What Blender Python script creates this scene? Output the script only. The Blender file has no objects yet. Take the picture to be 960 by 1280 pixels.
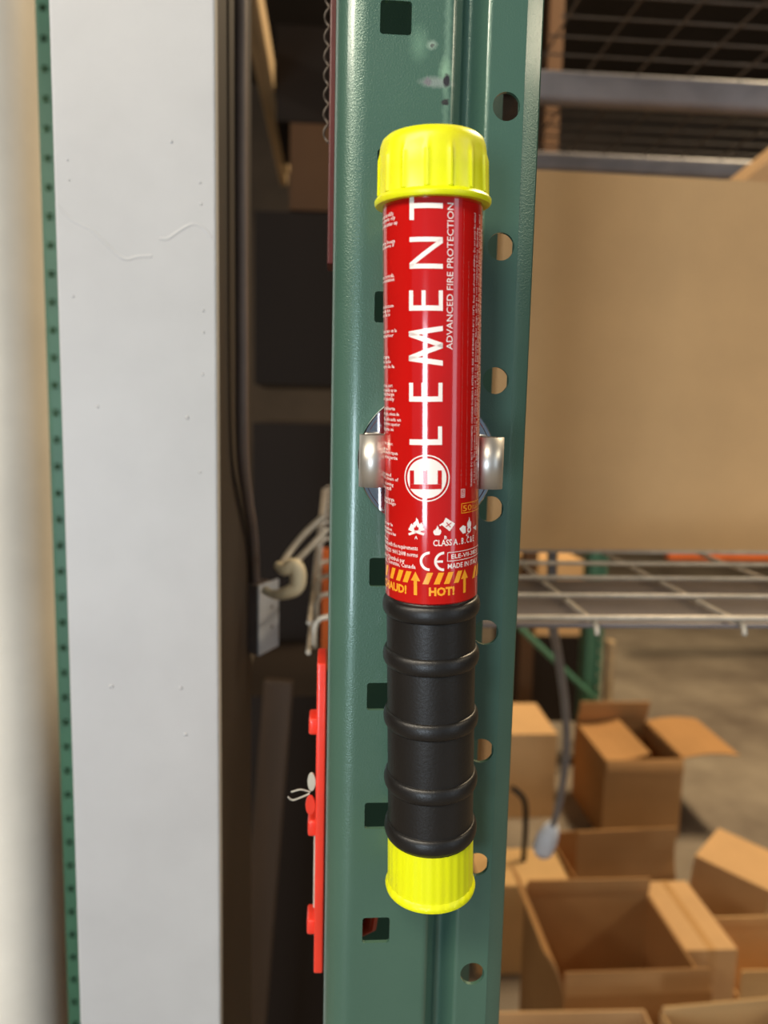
import bpy, bmesh, math, random
from mathutils import Vector, Matrix
random.seed(7)

# ------------------------------------------------------------------ camera, world, lights
scene = bpy.context.scene
F = 961.0                                       # focal length in pixels of the 960 x 1280 frame
up = Vector((165, 7560, 961)).normalized()      # world up seen in camera axes (pitch 7.2 deg, roll 1.25 deg)
fw = Vector((0, 0, -1)); yh = (fw - up * fw.dot(up)).normalized(); xh = yh.cross(up)
YAW = math.radians(-4.0)
ay = yh * math.cos(YAW) + xh * math.sin(YAW); ax = ay.cross(up)
CAM = Vector((0, 0, 1.45))
RW = Matrix((ax, ay, up))
cam = bpy.data.cameras.new('camera'); camo = bpy.data.objects.new('camera', cam)
scene.collection.objects.link(camo)
camo.matrix_world = Matrix.Translation(CAM) @ RW.to_4x4()
cam.sensor_fit = 'VERTICAL'; cam.lens = 5.7; cam.sensor_height = 5.7 * 1280 / F; cam.sensor_width = 5.7 * 960 / F
cam.clip_start = 0.02; cam.clip_end = 60
cam.dof.use_dof = True; cam.dof.focus_distance = 0.285; cam.dof.aperture_fstop = 1.75
scene.camera = camo

world = bpy.data.worlds.new('world'); scene.world = world; world.use_nodes = True
world.node_tree.nodes['Background'].inputs[0].default_value = (0.66, 0.82, 1.0, 1)
world.node_tree.nodes['Background'].inputs[1].default_value = 0.15

def area(name, loc, target, sx, sy, power, col):
    l = bpy.data.lights.new(name, 'AREA'); l.shape = 'RECTANGLE'; l.size = sx; l.size_y = sy; l.energy = power; l.color = col
    o = bpy.data.objects.new(name, l); scene.collection.objects.link(o); o.location = loc
    o.rotation_euler = (Vector(target) - Vector(loc)).to_track_quat('-Z', 'Y').to_euler(); return o
area('dock_door_daylight', (-1.50, -3.3, 0.92), (-0.25, 0.3, 1.35), 0.7, 1.06, 40, (0.74, 0.87, 1.0))
area('side_door_daylight', (2.9, -2.4, 1.5), (0.1, 0.3, 1.4), 0.7, 2.4, 9, (0.78, 0.89, 1.0))
area('aisle_lamp_front', (-0.8, -0.60, 2.35), (-0.75, -0.2, 0), 1.2, 0.25, 22, (1.0, 0.88, 0.70))
area('aisle_lamp_far_right', (5.2, -1.6, 4.1), (1.0, 0.0, 1.0), 2.6, 0.5, 45, (1.0, 0.86, 0.64))
area('aisle_lamp_far_left', (-4.6, -2.2, 4.1), (-0.5, 0.2, 1.0), 2.6, 0.5, 65, (1.0, 0.90, 0.76))
area('aisle_lamp_rear', (2.2, 2.5, 4.3), (1.6, 2.7, 0), 1.2, 0.4, 150, (1.0, 0.78, 0.50))
vs = scene.view_settings
vs.view_transform = 'Standard'; vs.look = 'None'; vs.exposure = 0.55; vs.gamma = 1.0; vs.use_curve_mapping = False

# ------------------------------------------------------------------ helpers
def P(px, py, Y):                                # point of the view ray through a pixel at depth Y
    d = RW @ Vector(((px - 480) / F, -(py - 640) / F, -1)); return CAM + d * (Y / d.y)
def PZ(px, py, Z):
    d = RW @ Vector(((px - 480) / F, -(py - 640) / F, -1)); return CAM + d * ((Z - CAM.z) / d.z)

def lin(c):
    return tuple(((v / 255) / 12.92 if v / 255 <= 0.04045 else ((v / 255 + 0.055) / 1.055) ** 2.4) for v in c) + (1,)

class NT:
    def __init__(self, name):
        self.m = bpy.data.materials.new(name); self.m.use_nodes = True
        self.t = self.m.node_tree; self.b = self.t.nodes['Principled BSDF']
    def n(self, kind, **kw):
        x = self.t.nodes.new(kind)
        for k, v in kw.items():
            if k in x.inputs: x.inputs[k].default_value = v
            else: setattr(x, k, v)
        return x
    def l(self, a, b): self.t.links.new(a, b)

def material(name, col, rough=0.5, metal=0.0, vary=0.0, scale=8.0, col2=None, bump=0.0, bscale=200.0, coat=0.0, stretch=(1, 1, 1), spec=0.5):
    k = NT(name); b = k.b
    b.inputs['Roughness'].default_value = rough; b.inputs['Metallic'].default_value = metal
    b.inputs['Coat Weight'].default_value = coat; b.inputs['Specular IOR Level'].default_value = spec
    tc = k.n('ShaderNodeTexCoord'); mp = k.n('ShaderNodeMapping'); mp.inputs['Scale'].default_value = stretch
    k.l(tc.outputs['Object'], mp.inputs['Vector'])
    if vary > 0:
        ns = k.n('ShaderNodeTexNoise', Scale=scale, Detail=5.0, Roughness=0.6); k.l(mp.outputs[0], ns.inputs['Vector'])
        rp = k.n('ShaderNodeMapRange'); rp.inputs['From Min'].default_value = 0.3; rp.inputs['From Max'].default_value = 0.7
        k.l(ns.outputs[0], rp.inputs['Value'])
        mx = k.n('ShaderNodeMix', data_type='RGBA'); mx.inputs[6].default_value = lin(col)
        c2 = col2 or tuple(v * (1 - vary) for v in col); mx.inputs[7].default_value = lin(c2)
        k.l(rp.outputs[0], mx.inputs[0]); k.l(mx.outputs[2], b.inputs['Base Color'])
    else:
        b.inputs['Base Color'].default_value = lin(col)
    if bump > 0:
        nb = k.n('ShaderNodeTexNoise', Scale=bscale, Detail=2.0); k.l(mp.outputs[0], nb.inputs['Vector'])
        bp = k.n('ShaderNodeBump', Strength=bump, Distance=0.001); k.l(nb.outputs[0], bp.inputs['Height'])
        k.l(bp.outputs[0], b.inputs['Normal'])
    return k.m

COL = scene.collection
def obj(name, me, mat=None, parent=None, smooth=None):
    o = bpy.data.objects.new(name, me); COL.objects.link(o)
    if mat is not None and not me.materials: me.materials.append(mat)
    if parent is not None: o.parent = parent
    if smooth is not None:
        me.polygons.foreach_set('use_smooth', [True] * len(me.polygons)); me.set_sharp_from_angle(angle=math.radians(smooth))
    return o
def tag(o, label, cat, group=None):
    o['label'] = label; o['category'] = cat
    if group: o['group'] = group
    return o
def struct(o): o['kind'] = 'structure'; return o
def empty(name, loc=(0, 0, 0)):
    o = bpy.data.objects.new(name, None); COL.objects.link(o); o.location = loc; o.empty_display_size = 0.02; return o
def pydata(name, v, f):
    me = bpy.data.meshes.new(name); me.from_pydata([tuple(x) for x in v], [], f); me.update(); return me
def box_mesh(name, lo, hi, bev=0.0, seg=2):
    bm = bmesh.new(); bmesh.ops.create_cube(bm, size=1)
    for v in bm.verts: v.co = Vector([(lo[i] + hi[i]) / 2 + v.co[i] * (hi[i] - lo[i]) for i in range(3)])
    if bev: bmesh.ops.bevel(bm, geom=bm.edges[:], offset=bev, segments=seg, affect='EDGES', profile=0.5)
    me = bpy.data.meshes.new(name); bm.to_mesh(me); bm.free(); return me
def lathe(name, prof, n=96, rib=None):
    v, f = [], []
    for (r, z) in prof:
        for i in range(n):
            a = 2 * math.pi * i / n; rr = r + (rib(a, r, z) if rib else 0)
            v.append((rr * math.cos(a), rr * math.sin(a), z))
    m = len(prof)
    for j in range(m - 1):
        for i in range(n):
            k = (i + 1) % n; f.append((j * n + i, j * n + k, (j + 1) * n + k, (j + 1) * n + i))
    f.append(tuple(range(n))[::-1]); f.append(tuple((m - 1) * n + i for i in range(n)))
    return pydata(name, v, f)
def tube(name, pts, r, n=10, radii=None):
    pts = [Vector(p) for p in pts]; v, f = [], []
    t0 = (pts[1] - pts[0]).normalized(); ref = Vector((0, 0, 1)) if abs(t0.z) < 0.9 else Vector((1, 0, 0))
    u = t0.cross(ref).normalized()
    for i, p in enumerate(pts):
        t = (pts[min(i + 1, len(pts) - 1)] - pts[max(i - 1, 0)]).normalized()
        u = (u - t * u.dot(t)).normalized(); w = t.cross(u); rr = radii[i] if radii else r
        for k in range(n):
            a = 2 * math.pi * k / n; v.append(p + (u * math.cos(a) + w * math.sin(a)) * rr)
    for i in range(len(pts) - 1):
        for k in range(n):
            q = (k + 1) % n; f.append((i * n + k, i * n + q, (i + 1) * n + q, (i + 1) * n + k))
    f.append(tuple(range(n))[::-1]); f.append(tuple((len(pts) - 1) * n + k for k in range(n)))
    return pydata(name, v, f)
def arc(c, r, a0, a1, n): return [(c[0] + r * math.cos(math.radians(a0 + (a1 - a0) * i / n)), c[1] + r * math.sin(math.radians(a0 + (a1 - a0) * i / n))) for i in range(n + 1)]
def spline(pts, n=8):                            # Catmull-Rom through the points
    pts = [Vector(p) for p in pts]; out = []
    for i in range(len(pts) - 1):
        p0, p1, p2, p3 = pts[max(i - 1, 0)], pts[i], pts[i + 1], pts[min(i + 2, len(pts) - 1)]
        for k in range(n):
            t = k / n
            out.append(0.5 * ((2 * p1) + (p2 - p0) * t + (2 * p0 - 5 * p1 + 4 * p2 - p3) * t * t + (3 * p1 - p0 - 3 * p2 + p3) * t ** 3))
    return out + [pts[-1]]

# ------------------------------------------------------------------ materials
def concrete_mat():
    k = NT('concrete'); tc = k.n('ShaderNodeTexCoord')
    n1 = k.n('ShaderNodeTexNoise', Scale=1.6, Detail=8.0, Roughness=0.65); k.l(tc.outputs['Object'], n1.inputs['Vector'])
    r = k.n('ShaderNodeValToRGB'); r.color_ramp.elements[0].position = 0.32; r.color_ramp.elements[1].position = 0.7
    r.color_ramp.elements[0].color = lin((100, 88, 76)); r.color_ramp.elements[1].color = lin((156, 144, 126)); k.l(n1.outputs[0], r.inputs[0])
    k.l(r.outputs[0], k.b.inputs['Base Color']); k.b.inputs['Roughness'].default_value = 0.55
    bp = k.n('ShaderNodeBump', Strength=0.15, Distance=0.002); k.l(n1.outputs[0], bp.inputs['Height']); k.l(bp.outputs[0], k.b.inputs['Normal'])
    return k.m
def cardboard(name, col, scale=5.0, vary=0.12):
    k = NT(name); tc = k.n('ShaderNodeTexCoord')
    n1 = k.n('ShaderNodeTexNoise', Scale=scale, Detail=6.0, Roughness=0.6); k.l(tc.outputs['Object'], n1.inputs['Vector'])
    mx = k.n('ShaderNodeMix', data_type='RGBA'); mx.inputs[6].default_value = lin(tuple(v * (1 - vary) for v in col)); mx.inputs[7].default_value = lin(tuple(min(255, v * (1 + vary * 0.6)) for v in col))
    k.l(n1.outputs[0], mx.inputs[0]); k.l(mx.outputs[2], k.b.inputs['Base Color'])
    k.b.inputs['Roughness'].default_value = 0.7; k.b.inputs['Specular IOR Level'].default_value = 0.25
    w = k.n('ShaderNodeTexWave', Scale=45.0, Distortion=0.3); k.l(tc.outputs['Object'], w.inputs['Vector'])
    bp = k.n('ShaderNodeBump', Strength=0.06, Distance=0.001); k.l(w.outputs['Fac'], bp.inputs['Height']); k.l(bp.outputs[0], k.b.inputs['Normal'])
    return k.m

M = {}
M['concrete'] = concrete_mat()
M['wall'] = material('warehouse_wall', (92, 80, 68), 0.85, vary=0.2, scale=2)
M['ceiling'] = material('warehouse_ceiling', (70, 62, 54), 0.9, vary=0.15, scale=2)
M['card'] = cardboard('cardboard', (210, 168, 118))
M['card_light'] = cardboard('cardboard_light', (212, 172, 118))
M['card_brown'] = cardboard('cardboard_brown', (174, 130, 82))
M['card_shaded'] = cardboard('cardboard_shaded', (30, 20, 12))  # cardboard with the gap's deep shade put into its base colour
M['card_dim'] = cardboard('cardboard_dim', (92, 64, 40))  # less dark gap cardboard, shade also mixed into the colour
M['grey_beam'] = material('grey_beam_paint', (140, 136, 138), 0.5, vary=0.12, scale=12, bump=0.1, bscale=120)
M['dim_wire'] = material('shaded_wire', (98, 86, 74), 0.6, vary=0.15, scale=40)  # darker copy of the deck wire, overhead shade put into the colour
M['channel'] = material('grey_channel', (126, 118, 118), 0.45, vary=0.15, scale=10)
M['zinc_wire'] = material('galvanised_wire', (216, 204, 186), 0.38, metal=0.2, vary=0.15, scale=60)
M['pillar'] = material('pillar_paint', (186, 187, 190), 0.46, vary=0.045, scale=14, bump=0.2, bscale=42, spec=0.5)
M['pipe'] = material('pipe_paint', (238, 234, 224), 0.5, vary=0.07, scale=9, bump=0.2, bscale=30)
M['red_plastic'] = material('red_plastic', (235, 62, 44), 0.28, vary=0.06, scale=30, coat=0.3)
M['dark_red'] = material('dark_red_paint', (86, 18, 13), 0.4, vary=0.15, scale=20)
M['clear_plastic'] = material('cloudy_plastic', (196, 192, 180), 0.25, vary=0.08, scale=80)
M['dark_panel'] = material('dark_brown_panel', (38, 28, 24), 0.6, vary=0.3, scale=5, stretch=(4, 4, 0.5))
M['dim_board'] = material('brown_board', (70, 52, 36), 0.6, vary=0.2, scale=6, stretch=(6, 6, 0.6))
M['dark_conduit'] = material('dark_conduit', (118, 104, 100), 0.45, vary=0.12, scale=30)
M['galv_box'] = material('grey_electrical_box', (214, 217, 224), 0.42, metal=0.0, vary=0.08, scale=40)
M['cream'] = material('cream_plastic', (232, 216, 182), 0.4, vary=0.06, scale=60)
M['wood'] = material('pale_wood', (196, 168, 128), 0.65, vary=0.18, scale=6, stretch=(6, 0.6, 6))
M['tape'] = material('clear_tape', (206, 160, 104), 0.2, vary=0.05, scale=20, coat=0.4)
M['grey_cord'] = material('grey_cord', (136, 132, 130), 0.45, vary=0.08, scale=30)
M['orange'] = material('orange_paint', (228, 112, 48), 0.5, vary=0.12, scale=12)
M['green_far'] = material('green_rack_paint', (74, 122, 96), 0.42, vary=0.12, scale=10, bump=0.1, bscale=300)
M['silver'] = material('brushed_aluminium', (222, 218, 210), 0.40, metal=0.85, vary=0.06, scale=90, stretch=(1, 1, 0.08))
M['chrome'] = material('chrome', (214, 214, 216), 0.07, metal=1.0, vary=0.03, scale=20)
M['black_rubber'] = material('black_rubber', (25, 23, 22), 0.42, vary=0.2, scale=60, bump=0.08, bscale=900)
M['black_plastic'] = material('black_plastic', (22, 21, 21), 0.35, vary=0.1, scale=40)
M['red_label'] = material('glossy_red_label', (192, 20, 17), 0.12, vary=0.05, scale=40, coat=0.6)
M['white_print'] = material('white_print', (245, 236, 232), 0.3, vary=0.02, scale=40, coat=0.3)
M['orange_print'] = material('orange_print', (250, 168, 40), 0.3, vary=0.03, scale=40, coat=0.3)
M['red_print'] = material('red_print', (196, 26, 24), 0.25, vary=0.04, scale=40, coat=0.3)

def yellow_mat(name, stain):
    k = NT(name); tc = k.n('ShaderNodeTexCoord')
    n = k.n('ShaderNodeTexNoise', Scale=70.0, Detail=4.0); mp = k.n('ShaderNodeMapping'); mp.inputs['Scale'].default_value = (1, 1, 0.45)
    k.l(tc.outputs['Object'], mp.inputs[0]); k.l(mp.outputs[0], n.inputs['Vector'])
    r = k.n('ShaderNodeMapRange'); r.inputs['From Min'].default_value = 0.5; r.inputs['From Max'].default_value = 0.85; r.inputs['To Max'].default_value = stain
    k.l(n.outputs[0], r.inputs['Value'])
    mx = k.n('ShaderNodeMix', data_type='RGBA'); mx.inputs[6].default_value = lin((228, 234, 10)); mx.inputs[7].default_value = lin((214, 188, 60)); k.l(r.outputs[0], mx.inputs[0])
    k.l(mx.outputs[2], k.b.inputs['Base Color']); k.b.inputs['Roughness'].default_value = 0.38
    k.b.inputs['Subsurface Weight'].default_value = 0.12; k.b.inputs['Subsurface Radius'].default_value = (0.004, 0.004, 0.001); k.b.inputs['Subsurface Scale'].default_value = 1.0
    return k.m
M['yellow'] = yellow_mat('yellow_plastic', 0.75); M['yellow_clean'] = yellow_mat('yellow_plastic_clean', 0.25)

def green_post_mat():
    k = NT('green_post_paint'); tc = k.n('ShaderNodeTexCoord')
    nb = k.n('ShaderNodeTexNoise', Scale=1500.0, Detail=2.0); k.l(tc.outputs['Object'], nb.inputs['Vector'])
    nl = k.n('ShaderNodeTexNoise', Scale=25.0, Detail=3.0); k.l(tc.outputs['Object'], nl.inputs['Vector'])
    mx0 = k.n('ShaderNodeMix', data_type='RGBA'); mx0.inputs[6].default_value = lin((66, 99, 86)); mx0.inputs[7].default_value = lin((76, 108, 94)); k.l(nl.outputs[0], mx0.inputs[0])
    last = mx0.outputs[2]; rough_in = None; metal = None
    # noise-jittered coordinates for the paint chips and scuffs
    nd = k.n('ShaderNodeTexNoise', Scale=420.0, Detail=3.0); k.l(tc.outputs['Object'], nd.inputs['Vector'])
    sub = k.n('ShaderNodeVectorMath', operation='SUBTRACT'); sub.inputs[1].default_value = (0.5, 0.5, 0.5); k.l(nd.outputs[1], sub.inputs[0])
    sc = k.n('ShaderNodeVectorMath', operation='SCALE'); sc.inputs['Scale'].default_value = 0.0022; k.l(sub.outputs[0], sc.inputs[0])
    ad = k.n('ShaderNodeVectorMath', operation='ADD'); k.l(tc.outputs['Object'], ad.inputs[0]); k.l(sc.outputs[0], ad.inputs[1])
    def spot(px, py, rx, rz, col, soft=0.25, amount=1.0):
        nonlocal last
        c = P(px, py, POST_Y); lo = Vector((c.x - POST_X, 0, c.z))
        s = k.n('ShaderNodeVectorMath', operation='SUBTRACT'); s.inputs[1].default_value = lo; k.l(ad.outputs[0], s.inputs[0])
        d = k.n('ShaderNodeVectorMath', operation='MULTIPLY'); d.inputs[1].default_value = (1 / rx, 0, 1 / rz); k.l(s.outputs[0], d.inputs[0])
        le = k.n('ShaderNodeVectorMath', operation='LENGTH'); k.l(d.outputs[0], le.inputs[0])
        r = k.n('ShaderNodeMapRange'); r.inputs['From Min'].default_value = 1 + soft; r.inputs['From Max'].default_value = 1 - soft; r.inputs['To Max'].default_value = amount; k.l(le.outputs['Value'], r.inputs['Value'])
        mx = k.n('ShaderNodeMix', data_type='RGBA'); k.l(r.outputs[0], mx.inputs[0]); k.l(last, mx.inputs[6]); mx.inputs[7].default_value = lin(col); last = mx.outputs[2]
    spot(560, 40, 0.0010, 0.045, (128, 160, 142), 0.9, 0.55)
    spot(557, 92, 0.0020, 0.0042, (140, 176, 150), 0.6, 0.8)
    spot(545, 103, 0.0052, 0.0016, (140, 152, 148), 0.5, 0.8)
    spot(540, 56, 0.0016, 0.0012, (156, 178, 164), 0.7, 0.8)
    spot(524, 55, 0.0024, 0.0040, (118, 156, 134), 0.9, 0.6)
    spot(558, 101, 0.0013, 0.0022, (52, 50, 54), 0.3)
    spot(535, 102, 0.0013, 0.0012, (120, 120, 124), 0.3)
    spot(556, 128, 0.0013, 0.0011, (54, 54, 54), 0.3)
    spot(541, 57, 0.0007, 0.0006, (98, 106, 100), 0.3)
    k.l(last, k.b.inputs['Base Color'])
    k.b.inputs['Roughness'].default_value = 0.30; k.b.inputs['Metallic'].default_value = 0.15; k.b.inputs['Coat Weight'].default_value = 0.5; k.b.inputs['Coat Roughness'].default_value = 0.13
    bp = k.n('ShaderNodeBump', Strength=0.22, Distance=0.0006); k.l(nb.outputs[0], bp.inputs['Height']); k.l(bp.outputs[0], k.b.inputs['Normal'])
    return k.m

# ------------------------------------------------------------------ the warehouse shell
struct(obj('floor', box_mesh('floor', (-6, -4, -0.1), (8, 8, 0)), M['concrete']))
struct(obj('ceiling', box_mesh('ceiling', (-6, -4, 4.6), (8, 8, 4.7)), M['ceiling']))
struct(obj('wall_back', box_mesh('wall_back', (-6, 8, 0), (8, 8.1, 4.6)), M['wall']))
struct(obj('wall_left', box_mesh('wall_left', (-6.1, -4, 0), (-6, 8, 4.6)), M['wall']))
struct(obj('wall_right', box_mesh('wall_right', (8, -4, 0), (8.1, 8, 4.6)), M['wall']))

# ------------------------------------------------------------------ green rack uprights (folded sheet with punched holes)
POST_Y = 0.296
POST_X = P(412, 640, POST_Y).x
W = P(660, 640, POST_Y).x - POST_X
SQ_Z = P(495, 22, POST_Y).z; SQ_X = P(495, 22, POST_Y).x - POST_X
STEP_BACK = 0.006
RD_X = P(633, 133, POST_Y + STEP_BACK).x - POST_X; RD_Z = P(633, 133, POST_Y + STEP_BACK).z
PITCH = 0.0508
M['green_post'] = green_post_mat()

def upright_mesh(name, height=2.55):
    # profile in plan: raw right edge -> hole strip -> groove -> flat face with square holes -> left bend -> left wall -> rear wall
    sh, rh = 0.0057, 0.0052
    gx0, gx1 = 0.0412, 0.0572
    prof = [(W, STEP_BACK + 0.0042), (W - 0.0006, STEP_BACK + 0.0038), (W - 0.0026, STEP_BACK + 0.0026), (W - 0.0044, STEP_BACK + 0.0016), (W - 0.0060, STEP_BACK + 0.0008), (W - 0.0074, STEP_BACK + 0.0002), (RD_X + 0.0066, STEP_BACK), (RD_X + 0.0060, STEP_BACK)]
    i_rd = len(prof) - 1
    prof += [(RD_X - 0.0058, STEP_BACK), (RD_X - 0.0061, STEP_BACK)]
    g = []
    g += arc((RD_X - 0.0063, STEP_BACK + 0.0026), 0.0026, -90, -150, 6)
    g += arc((gx1 - 0.0072, 0.0112), 0.0026, 35, 140, 6)
    g += arc((gx0, 0.0030), 0.003, -30, -90, 6)
    prof += g
    prof += [(gx0 - 0.0008, 0.0), (SQ_X + 0.0085, 0.0)]; i_sq = len(prof) - 1
    prof += [(SQ_X - 0.0080, 0.0), (SQ_X - 0.0086, 0.0)]
    prof += arc((0.0115, 0.0115), 0.0115, -90, -180, 14)
    prof += [(0.0, 0.06)] + arc((0.004, 0.072), 0.004, 180, 90, 5) + [(W * 0.5, 0.076), (W - 0.001, 0.076)]
    verts, faces, cache, flat = [], [], {}, []
    def vid(x, y, z):
        key = (round(x, 6), round(y, 6), round(z, 6))
        if key not in cache: cache[key] = len(verts); verts.append((x, y, z))
        return cache[key]
    zb0 = (SQ_Z - 0.28 * PITCH) % PITCH                # tile boundaries shared by both hole columns
    nt = int((height - zb0) / PITCH); zcut = [zb0 + k * PITCH for k in range(nt + 1)]
    zall = [0.0] + zcut + [height]
    def hole_strip(i, zh, cx, ring):
        (xa, ya), (xb, yb) = prof[i], prof[i + 1]      # xa right, xb left
        def pt(x, z): t = (x - xa) / (xb - xa); return vid(x, ya + (yb - ya) * t, z)
        n = len(ring); q = n // 4
        for z0, z1 in zip(zcut, zcut[1:]):
            zc = zh + math.ceil((z0 - zh) / PITCH) * PITCH
            cor = [pt(xa, z1), pt(xb, z1), pt(xb, z0), pt(xa, z0)]
            rv = [pt(cx + rx, zc + rz) for rx, rz in ring]    # ring starts at +x and turns counter-clockwise
            for qi in range(4):
                for j in range(q):
                    flat.append(len(faces)); faces.append((cor[qi], rv[(qi * q + j + 1) % n], rv[qi * q + j]))
                flat.append(len(faces)); faces.append((cor[qi], cor[(qi + 1) % 4], rv[((qi + 1) * q) % n]))
        for z0, z1 in ((0.0, zcut[0]), (zcut[-1], height)):
            flat.append(len(faces)); faces.append((pt(xa, z1), pt(xb, z1), pt(xb, z0), pt(xa, z0)))
    rr = 0.0011; h = sh - rr; sqr = []
    for cxs, czs, a0 in ((1, 1, 0), (-1, 1, 90), (-1, -1, 180), (1, -1, 270)):
        for a in (0, 30, 60, 90): sqr.append((cxs * h + rr * math.cos(math.radians(a0 + a)), czs * h + rr * math.sin(math.radians(a0 + a))))
    rnd = [(rh * math.cos(2 * math.pi * i / 32), rh * math.sin(2 * math.pi * i / 32)) for i in range(32)]
    # rotate the square ring so that quadrant splits fall at mid-sides
    for i in range(len(prof) - 1):
        if i == i_sq: hole_strip(i, SQ_Z, SQ_X, sqr)
        elif i == i_rd: hole_strip(i, RD_Z, RD_X, rnd)
        else:
            (xa, ya), (xb, yb) = prof[i], prof[i + 1]
            for z0, z1 in zip(zall, zall[1:]):
                faces.append((vid(xa, ya, z1), vid(xb, yb, z1), vid(xb, yb, z0), vid(xa, ya, z0)))
    me = pydata(name, verts, faces)
    bm = bmesh.new(); bm.from_mesh(me)
    # inner side of the 2 mm sheet
    bmesh.ops.recalc_face_normals(bm, faces=bm.faces[:])
    bm.to_mesh(me); bm.free()
    sm = [True] * len(me.polygons)
    for i in flat: sm[i] = False
    me.set_sharp_from_angle(angle=math.radians(50)); me.polygons.foreach_set('use_smooth', sm); return me

post_me = upright_mesh('rack_upright'); post_me.materials.append(M['green_post'])
def add_upright(name, me, loc, rz=0):
    o = obj(name, me); o.location = loc; o.rotation_euler.z = rz
    md = o.modifiers.new('sheet', 'SOLIDIFY'); md.thickness = 0.0018; md.offset = -1.0; return o
post = add_upright('rack_upright', post_me, (POST_X, POST_Y, 0))
tag(post, 'green steel rack upright with punched holes, holding the extinguisher', 'rack post')
far_me = post_me.copy(); far_me.materials.clear(); far_me.materials.append(M['green_far'])
short_me = upright_mesh('rack_upright', 1.33); short_me.materials.append(M['green_far'])

def copy_upright(loc, label, me=far_me, rz=0):
    o = add_upright('rack_upright', me, loc, rz); tag(o, label, 'rack post'); return o
c = P(54, 24, 1.50); copy_upright((c.x - SQ_X, 1.50, 0), 'narrow green perforated upright between the white pipe and grey pillar')
c = P(729, 850, 3.0); copy_upright((c.x, 3.0, 0), 'distant green upright behind the floor boxes, under the wire deck', short_me)

# ------------------------------------------------------------------ fire extinguisher
R = 0.0168
MID = P(539.6, 575, 0.2715); TOPP = P(541, 200, 0.2715 - 0.0052)
AX = (TOPP - MID).normalized(); LX = (Vector((1, 0, 0)) - AX * AX.x).normalized(); LY = AX.cross(LX)
def cyl(px, py, r=R):
    """pixel -> (arc length to the right of the front line, height along the axis) on the tube"""
    d = (RW @ Vector(((px - 480) / F, -(py - 640) / F, -1))).normalized(); o = CAM - MID
    dx, dy, ox, oy = d.dot(LX), d.dot(LY), o.dot(LX), o.dot(LY)
    a = dx * dx + dy * dy; b = 2 * (dx * ox + dy * oy); cc = ox * ox + oy * oy - r * r
    disc = b * b - 4 * a * cc
    t = (-b - math.sqrt(max(disc, 0))) / (2 * a)
    q = o + d * t; th = math.atan2(q.dot(LX), -q.dot(LY)); return th * r, q.dot(AX)
def hz(py, r=R): return cyl(539.5, py, r)[1]
ext = empty('fire_extinguisher'); ext.matrix_world = Matrix.Translation(MID) @ Matrix((LX, LY, AX)).transposed().to_4x4()
tag(ext, 'slim red fire extinguisher stick with yellow end caps and black ribbed grip', 'extinguisher')
zl0, zl1 = hz(757), hz(244)
body = obj('body', lathe('body', [(R - 0.0004, zl0), (R, zl0 + 0.0005), (R, zl1 + 0.012), (R - 0.001, zl1 + 0.013)], 128), M['red_label'], ext, 15)
body['label'] = 'glossy red printed tube'
# top cap, ribbed
zr = zl1 - 0.0002
RC = 0.0189
zc_top = hz(172, RC)
def ribf(a, r, z):
    if z < zr + 0.0030 or z > zr + 0.0142: return 0.0
    ph = ((a + math.radians(90 - 11)) * 15 / (2 * math.pi)) % 1.0; ph = min(ph, 1 - ph)
    return 0.0008 * max(0.0, 1 - ph / 0.15)
prof = [(R + 0.0002, zr), (RC + 0.0002, zr), (RC + 0.0006, zr + 0.0006), (RC + 0.0006, zr + 0.0016), (RC, zr + 0.0024), (RC - 0.0006, zr + 0.0028), (RC - 0.0007, zr + 0.0031), (RC - 0.0009, zr + 0.0100),
        (RC - 0.0010, zr + 0.0138), (RC - 0.0011, zr + 0.0142), (RC - 0.0012, zr + 0.0165), (RC - 0.0015, zr + 0.0185), (RC - 0.0022, zr + 0.0203), (RC - 0.0036, zr + 0.0215), (RC - 0.0065, zr + 0.0222), (RC - 0.012, zr + 0.0226), (0.001, zr + 0.0227)]
o = obj('cap', lathe('cap', prof, 180, ribf), M['yellow'], ext, 35); o['label'] = 'ribbed yellow top cap with a brown smear'
# collar and grip
zg0, zg1 = hz(1077), zl0 - 0.0005
RG = 0.0164
o = obj('collar', lathe('collar', [(R - 0.0012, zl0 - 0.0030), (R - 0.0007, zl0 - 0.0028), (R - 0.0007, zl0 - 0.0002), (R - 0.0012, zl0)], 96), M['black_plastic'], ext, 40)
grip = obj('grip', lathe('grip', [(RG - 0.0006, zg0), (RG, zg0 + 0.0006), (RG, zl0 - 0.0032), (RG - 0.0006, zl0 - 0.0026)], 96), M['black_rubber'], ext, 40)
grip['label'] = 'black rubber grip'
for py in (772, 838, 919, 1000, 1064):
    zc = hz(py, R + 0.0008); pr = [(RG - 0.0004, zc - 0.0044)]
    for i in range(13):
        a = math.radians(-90 + 180 * i / 12); pr.append((RG - 0.0001 + 0.0016 * math.cos(a), zc + 0.0033 * math.sin(a)))
    pr.append((RG - 0.0004, zc + 0.0044)); obj('grip_ring', lathe('grip_ring', pr, 96), M['black_rubber'], grip, 60)
zb = hz(1146, R + 0.0006)
def ribb(a, r, z):
    if r < R - 0.001: return 0.0
    return 0.00009 * math.cos(a * 30) if zb + 0.003 < z else 0.0
prof = [(0.001, zb), (0.012, zb), (R - 0.001, zb + 0.0002), (R + 0.0006, zb + 0.0010), (R + 0.0009, zb + 0.0022), (R + 0.0005, zb + 0.0034), (R - 0.0001, zb + 0.0042), (R - 0.0002, zb + 0.010), (R - 0.0003, zg0 + 0.001), (R - 0.004, zg0 + 0.0012)]
o = obj('base_cap', lathe('base_cap', prof, 180, ribb), M['yellow_clean'], ext, 35); o['label'] = 'bright yellow base cap'

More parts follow.
